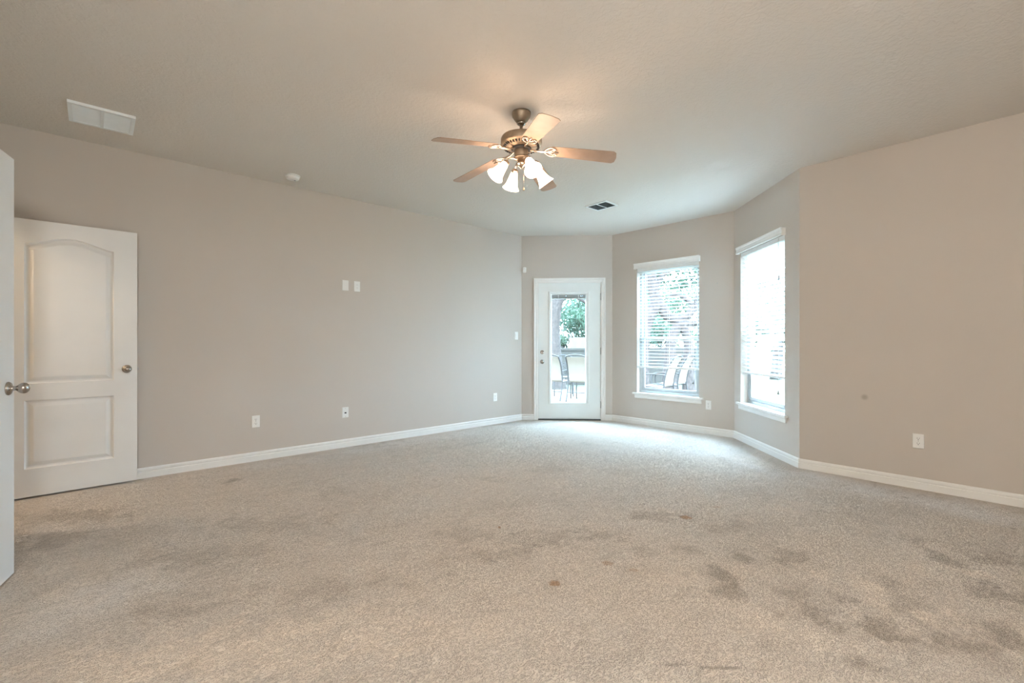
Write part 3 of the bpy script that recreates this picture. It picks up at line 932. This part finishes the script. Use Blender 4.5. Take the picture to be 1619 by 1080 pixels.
S_AZ = math.degrees(math.atan2(-0.673 * 0.073 - 0.7396 * 0.177, 0.7396 * 0.073 - 0.673 * 0.177))
arm0 = shade0 = bulb0 = None
for k in range(4):
    az = R(S_AZ + 90 * k)
    if arm0 is None:
        mb = MB()
        mb.tube(catmull([(0.030, 0, 2.418), (0.060, 0, 2.424), (0.090, 0, 2.420), (0.105, 0, 2.405), (0.112, 0, 2.388)], 5), 0.0052, 8)
        # socket cup along the shade axis
        mb.M = Matrix.Translation((0.108, 0, 2.392)) @ Matrix.Rotation(R(180 - 38.3), 4, 'Y')
        mb.lathe([(0.008, -0.006), (0.020, 0.000), (0.0235, 0.008), (0.0235, 0.024), (0.026, 0.026), (0.026, 0.031)], 24)
        arm0 = mb.build('light_arm', M['bronze_light'], fan)
        arm0.rotation_euler = (0, 0, az)
        mb = MB()
        mb.M = Matrix.Translation((0.108, 0, 2.392)) @ Matrix.Rotation(R(180 - 38.3), 4, 'Y')
        outp = [(0.0235, 0.022), (0.0260, 0.035), (0.0300, 0.055), (0.0345, 0.078), (0.0395, 0.100), (0.0465, 0.120), (0.0560, 0.136), (0.0600, 0.141)]
        inp = [(r_ - 0.0025, h_) for r_, h_ in outp[::-1]]
        mb.lathe(outp + inp, 36, cap0=False, cap1=False)
        shade0 = mb.build('lamp_shade', M['shade'], fan, fix=False)
        shade0.rotation_euler = (0, 0, az)
        mb = MB()
        mb.M = Matrix.Translation((0.108, 0, 2.392)) @ Matrix.Rotation(R(180 - 38.3), 4, 'Y')
        mb.lathe([(0.011, 0.020), (0.011, 0.040), (0.018, 0.060), (0.0240, 0.078), (0.0250, 0.090), (0.0200, 0.105), (0.010, 0.113), (0.001, 0.115)], 20)
        bulb0 = mb.build('bulb', M['bulb'], shade0)
    else:
        a = arm0.copy(); COL.objects.link(a); a.rotation_euler = (0, 0, az)
        s = shade0.copy(); COL.objects.link(s); s.rotation_euler = (0, 0, az)
        b = bulb0.copy(); COL.objects.link(b); b.parent = s
pc = MB()
pc.tube([(0.012, -0.012, 2.400), (0.012, -0.012, 2.225)], 0.0016, 6)
po = pc.build('pull_chain', M['bronze_light'], fan)
MB().lathe([(0.003, 0.022), (0.006, 0.016), (0.0065, 0.005), (0.003, 0.0)], 12, 'Z', (0.012, -0.012, 2.206)).build('fob', M['bronze'], po)

# unseen fill light added behind the camera for the near walls and ceiling
fd = bpy.data.lights.new('added_fill_light', 'POINT')
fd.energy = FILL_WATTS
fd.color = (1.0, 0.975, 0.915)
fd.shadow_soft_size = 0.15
fo = bpy.data.objects.new('added_fill_light', fd)
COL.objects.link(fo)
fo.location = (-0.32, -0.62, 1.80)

ld = bpy.data.lights.new('hall_lamp', 'POINT')  # the hall lamp behind the open panel door
ld.energy = HALL_WATTS
ld.color = (1.0, 0.80, 0.56)
ld.shadow_soft_size = 0.03
lo = bpy.data.objects.new('hall_lamp', ld)
COL.objects.link(lo)
lo.location = (-1.55, 4.60, 2.50)

# ------------------------------------------------------------------ garden
GZ = -0.10
VIEW = R(-42.3)


def gp(x, y):
    """garden point: x along the garden wall, y away from the house"""
    c, s = math.cos(VIEW), math.sin(VIEW)
    return (c * x - s * y, s * x + c * y)


def garden_poly(pts):
    return [gp(x, y) for x, y in pts]


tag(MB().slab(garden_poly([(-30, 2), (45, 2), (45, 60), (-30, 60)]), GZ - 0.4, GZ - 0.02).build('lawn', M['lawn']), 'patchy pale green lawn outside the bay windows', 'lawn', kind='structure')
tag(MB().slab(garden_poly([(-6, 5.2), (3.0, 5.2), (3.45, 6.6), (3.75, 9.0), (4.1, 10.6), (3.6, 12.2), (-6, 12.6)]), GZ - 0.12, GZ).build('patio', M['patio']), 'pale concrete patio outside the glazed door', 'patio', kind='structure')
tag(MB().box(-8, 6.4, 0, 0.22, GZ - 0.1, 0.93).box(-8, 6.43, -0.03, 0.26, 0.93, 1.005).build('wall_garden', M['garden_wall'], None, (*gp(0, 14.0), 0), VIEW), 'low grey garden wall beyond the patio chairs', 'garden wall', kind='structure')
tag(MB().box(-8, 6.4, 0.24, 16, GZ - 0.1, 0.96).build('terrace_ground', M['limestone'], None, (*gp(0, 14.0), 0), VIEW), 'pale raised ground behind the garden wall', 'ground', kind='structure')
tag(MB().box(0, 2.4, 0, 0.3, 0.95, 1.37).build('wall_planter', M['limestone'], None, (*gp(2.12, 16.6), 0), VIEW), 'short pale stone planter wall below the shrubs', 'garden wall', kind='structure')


def leaves(mb, rnd, c, r, n, size):
    for _ in range(n):
        while True:
            p = Vector((rnd.uniform(-1, 1), rnd.uniform(-1, 1), rnd.uniform(-1, 1)))
            if 0.25 < p.length < 1: break
        p = Vector((c[0] + p.x * r[0], c[1] + p.y * r[1], c[2] + p.z * r[2]))
        a = Vector((rnd.gauss(0, 1), rnd.gauss(0, 1), rnd.gauss(0, 0.6))).normalized()
        b = a.orthogonal().normalized()
        b = (Matrix.Rotation(rnd.uniform(0, 6.28), 3, a) @ b)
        cc = a.cross(b)
        L_ = size * rnd.uniform(0.6, 1.4)
        mb._add([tuple(p), tuple(p + b * L_ * 0.5 + cc * L_ * 0.28), tuple(p + b * L_), tuple(p + b * L_ * 0.5 - cc * L_ * 0.28)], [(0, 1, 2, 3)])


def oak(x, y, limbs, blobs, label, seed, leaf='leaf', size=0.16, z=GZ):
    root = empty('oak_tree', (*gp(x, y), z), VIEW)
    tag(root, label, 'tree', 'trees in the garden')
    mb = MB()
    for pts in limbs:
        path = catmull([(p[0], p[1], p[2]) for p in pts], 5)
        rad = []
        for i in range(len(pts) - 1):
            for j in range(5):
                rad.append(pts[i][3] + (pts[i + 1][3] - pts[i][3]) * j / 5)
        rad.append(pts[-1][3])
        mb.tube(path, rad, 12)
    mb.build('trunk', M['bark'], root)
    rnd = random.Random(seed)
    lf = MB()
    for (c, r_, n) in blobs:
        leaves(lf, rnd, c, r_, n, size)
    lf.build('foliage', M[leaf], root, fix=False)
    return root


# trunk seen through the door glass
oak(1.22, 12.9, [
    [(0.05, 0, -0.1, 0.30), (0.0, 0, 0.35, 0.235), (-0.04, 0, 1.0, 0.20), (-0.06, 0.02, 1.7, 0.185), (-0.05, 0, 2.25, 0.20), (-0.25, 0.05, 3.0, 0.19), (-0.6, 0.3, 3.9, 0.15), (-0.9, 0.5, 5.0, 0.08)],
    [(-0.05, 0, 2.1, 0.19), (0.20, -0.02, 2.75, 0.16), (0.75, -0.05, 3.3, 0.13), (1.6, 0.1, 4.2, 0.08)],
    [(0.20, 0, 2.75, 0.08), (0.55, 0.2, 2.62, 0.06), (0.95, 0.3, 2.42, 0.045), (1.25, 0.3, 2.46, 0.03)],
], [((0.3, 0, 4.9), (2.6, 2.2, 1.2), 2600), ((1.4, 0.5, 3.9), (1.2, 1.0, 0.6), 700)],
    'oak with one thick grey trunk standing behind the patio chairs, seen through the door glass', 3)

# forked oak seen through the blind of the first window
k_ = 12.2 / 725.7


def tp(px, py, r, dy=0.0):
    return ((px - 1040.0) * k_, dy, 1.24 + (543.5 - py) * k_, r)


oak((1040 - 809.5) * k_, 12.2, [
    [tp(1012, 620, .26), tp(1014, 560, .20), tp(1020, 520, .16), tp(1029, 496, .15), tp(1037, 480, .17), tp(1034, 460, .15), tp(1029, 435, .14), tp(1024, 405, .13), tp(1012, 360, .09)],
    [tp(1037, 478, .15), tp(1047, 487, .14), tp(1054, 498, .14), tp(1066, 504, .12), tp(1086, 500, .11), tp(1098, 484, .10), tp(1106, 465, .09), tp(1118, 430, .06)],
    [tp(1066, 504, .12), tp(1074, 511, .13), tp(1090, 512, .10), tp(1112, 508, .09), tp(1140, 500, .06)],
    [tp(1074, 511, .14), tp(1068, 522, .13), tp(1061, 540, .13), tp(1059, 575, .16), tp(1058, 622, .22)],
    [tp(1076, 511, .12), tp(1083, 524, .12), tp(1088, 543, .12), tp(1089, 580, .15), tp(1090, 622, .2)],
    [tp(1034, 462, .09), tp(1044, 440, .07), tp(1062, 425, .06), tp(1090, 412, .04)],
    [tp(1098, 484, .06), tp(1080, 470, .05), tp(1066, 466, .04), tp(1052, 472, .02)],
], [((0.5, 0, 4.3), (2.2, 1.6, 1.0), 2200), ((1.0, 0.8, 3.3), (1.1, 0.8, 0.5), 500), ((-0.1, 0.9, 3.2), (0.5, 0.6, 0.5), 250)],
    'forked oak with twisting grey limbs, seen through the open blind', 7, size=0.15)

# trees far behind
far_spots = [(-1.5, 24.0, 3.0, 'leaf', 'bushy tree crown behind the thick oak trunk, left of the door glass'),
             (3.9, 20.5, 2.2, 'leaf', 'dense green tree rising over the stone planter wall, seen through the door glass'),
             (5.2, 23.5, 2.6, 'leaf_pale', 'pale green tree behind the forked oak, seen through the first blind'),
             (8.6, 25.5, 2.9, 'leaf_pale', 'pale tree in the gap of the forked oak, seen through the open blind'),
             (9.3, 16.2, 3.0, 'leaf', 'broad dense tree behind the tilted slats of the bay window'),
             (16.5, 23.0, 2.8, 'leaf_pale', 'pale tree at the far end of the garden, behind the blind of the bay window')]
for i, (x, y, s, lf, lab) in enumerate(far_spots):
    rnd = random.Random(20 + i)
    bl_ = []
    for j in range(13 if s == 3.0 and x > 6 else 9):
        bl_.append(((rnd.uniform(-s, s) * 0.7, rnd.uniform(-1, 1), s * rnd.uniform(0.35, 1.55)), (s * 0.42, s * 0.4, s * 0.33), 620 if x > 6 else 420))
    oak(x, y, [[(0, 0, -0.1, .2), (0.1, 0, s * 0.5, .14), (-0.1, 0, s * 1.2, .08)], [(0.1, 0, s * 0.5, .1), (0.6, 0.1, s * 0.95, .05)]], bl_, lab, 30 + i, lf, 0.17, z=0.92 if x < 6.4 else GZ)


def shrub(x, y, z, s, n, label, seed, leaf='leaf'):
    root = empty('garden_shrub', (*gp(x, y), z), VIEW)
    tag(root, label, 'shrub', 'shrubs along the raised ground')
    rnd = random.Random(seed)
    st, lf = MB(), MB()
    for k in range(7):
        a = rnd.uniform(0, 6.28)
        st.tube([(0, 0, -0.02), (0.4 * s * math.cos(a), 0.4 * s * math.sin(a), 0.6 * s), (0.7 * s * math.cos(a), 0.7 * s * math.sin(a), 1.1 * s)], [0.02, 0.013, 0.006], 6)
    st.build('stem', M['bark'], root)
    for k in range(6):
        leaves(lf, rnd, (rnd.uniform(-.6, .6) * s, rnd.uniform(-.5, .5) * s, rnd.uniform(0.3, 1.1) * s), (0.5 * s, 0.45 * s, 0.4 * s), n // 6, 0.11)
    lf.build('foliage', M[leaf], root, fix=False)


shrub(2.75, 18.6, 0.95, 1.45, 5200, 'dark green shrub above the planter wall, right half of the door glass', 51)
shrub(1.95, 17.6, 0.95, 0.42, 700, 'low grey-green shrub at the left end of the planter wall', 52, 'leaf_pale')
shrub(5.1, 19.5, 0.95, 1.6, 2600, 'light green shrub mass behind the garden wall, left part of the first blind', 54, 'leaf_pale')
shrub(5.6, 17.3, 0.95, 0.9, 1200, 'green shrub on the raised ground, seen through the forked oak', 53)


# ------------------------------------------------------------------ patio chairs
def make_sling_chair():
    """back towards -y, seat towards +y"""
    root = empty('patio_chair', (0, 0, 0))
    for s in (-1, 1):
        x = s * 0.245
        f = MB()
        f.tube(catmull([(x, -0.30, 0.0), (x, -0.22, 0.22), (x, -0.18, 0.42), (x, -0.20, 0.60), (x * 0.98, -0.26, 0.80), (x * 0.94, -0.36, 0.97)]), 0.016, 8)
        f.build('back_post', M['iron'], root)
        f = MB()
        f.tube(catmull([(x, -0.19, 0.40), (x, 0.05, 0.41), (x, 0.26, 0.42), (x, 0.30, 0.36), (x, 0.28, 0.18), (x, 0.31, 0.0)]), 0.014, 8)
        f.build('front_leg', M['iron'], root)
        f = MB()
        f.tube(catmull([(x * 1.02, -0.22, 0.64), (x * 1.12, -0.02, 0.66), (x * 1.12, 0.22, 0.64), (x * 1.04, 0.28, 0.54), (x, 0.26, 0.42)]), 0.013, 8)
        f.build('armrest', M['iron'], root)
    f = MB()
    f.tube(catmull([(-0.230, -0.36, 0.97), (-0.12, -0.375, 1.0), (0, -0.38, 1.012), (0.12, -0.375, 1.0), (0.230, -0.36, 0.97)]), 0.015, 8)
    f.build('top_rail', M['iron'], root)
    f = MB()
    f.tube([(-0.245, 0.27, 0.415), (0.245, 0.27, 0.415)], 0.012, 8)
    f.build('seat_rail', M['iron'], root)
    f = MB()
    f.tube([(-0.245, -0.23, 0.20), (0.245, -0.23, 0.20)], 0.010, 8)
    f.build('rear_rail', M['iron'], root)
    path = catmull([(0, -0.355, 0.955), (0, -0.262, 0.80), (0, -0.200, 0.60), (0, -0.172, 0.44), (0, -0.10, 0.405), (0, 0.05, 0.400), (0, 0.265, 0.418)])
    f = MB()
    rs = []
    for p in path:
        rs.append([(-0.222, p.y, p.z), (0.222, p.y, p.z), (0.222, p.y + 0.002, p.z + 0.003), (-0.222, p.y + 0.002, p.z + 0.003)])
    f.rings(rs)
    f.build('sling', M['sling'], root)
    return root


def make_lattice_chair():
    root = empty('lattice_chair', (0, 0, 0))
    for s in (-1, 1):
        x = s * 0.22
        f = MB(); f.tube(catmull([(x, -0.26, 0.0), (x, -0.20, 0.42), (x, -0.24, 0.70), (x * 0.9, -0.30, 0.92)]), 0.015, 8); f.build('back_post', M['iron'], root)
        f = MB(); f.tube(catmull([(x, 0.20, 0.43), (x, 0.22, 0.25), (x, 0.25, 0.0)]), 0.014, 8); f.build('front_leg', M['iron'], root)
    f = MB().tube(catmull([(-0.198, -0.30, 0.92), (0, -0.31, 0.96), (0.198, -0.30, 0.92)]), 0.013, 8); f.build('top_rail', M['iron'], root)
    f = MB()
    for s in (-1, 1):
        f.tube([(s * 0.20, -0.215, 0.50), (-s * 0.19, -0.29, 0.90)], 0.010, 6)
        f.tube([(s * 0.07, -0.21, 0.48), (s * 0.07, -0.30, 0.93)], 0.009, 6)
    f.tube([(-0.21, -0.232, 0.62), (0.21, -0.232, 0.62)], 0.010, 6).tube([(-0.21, -0.265, 0.77), (0.21, -0.265, 0.77)], 0.010, 6).tube([(-0.22, -0.205, 0.48), (0.22, -0.205, 0.48)], 0.010, 6)
    f.build('back_lattice', M['iron'], root)
    f = MB().bbox(-0.225, 0.225, -0.20, 0.235, 0.43, 0.455, 0.008); f.build('seat', M['iron'], root)
    return root


sling0, lattice0 = make_sling_chair(), make_lattice_chair()
chairs = [
    (sling0, 0.97, 10.25, -30, 'beige sling patio chair at the left edge of the door glass'),
    (sling0, 1.515, 9.935, -30, 'beige sling patio chair at the right edge of the door glass'),
    (sling0, 2.88, 8.95, 50, 'beige sling patio chair below the first blind, left of the pair'),
    (sling0, 3.32, 9.45, 50, 'beige sling patio chair below the first blind, right of the pair, next to the lawn'),
    (lattice0, 1.24, 11.05, 175, 'dark lattice-back metal chair between the two chairs behind the door glass'),
    (lattice0, 2.62, 10.1, 210, 'dark lattice-back metal chair beyond the sling chairs, left under the first blind'),
]
used = set()
for src, x, y, deg, lab in chairs:
    if src.name in used: c = copy_tree(src)
    else: c = src; used.add(src.name)
    c.location = (*gp(x, y), GZ)
    c.rotation_euler = (0, 0, VIEW + R(deg))
    tag(c, lab, 'patio chair', 'patio chairs')
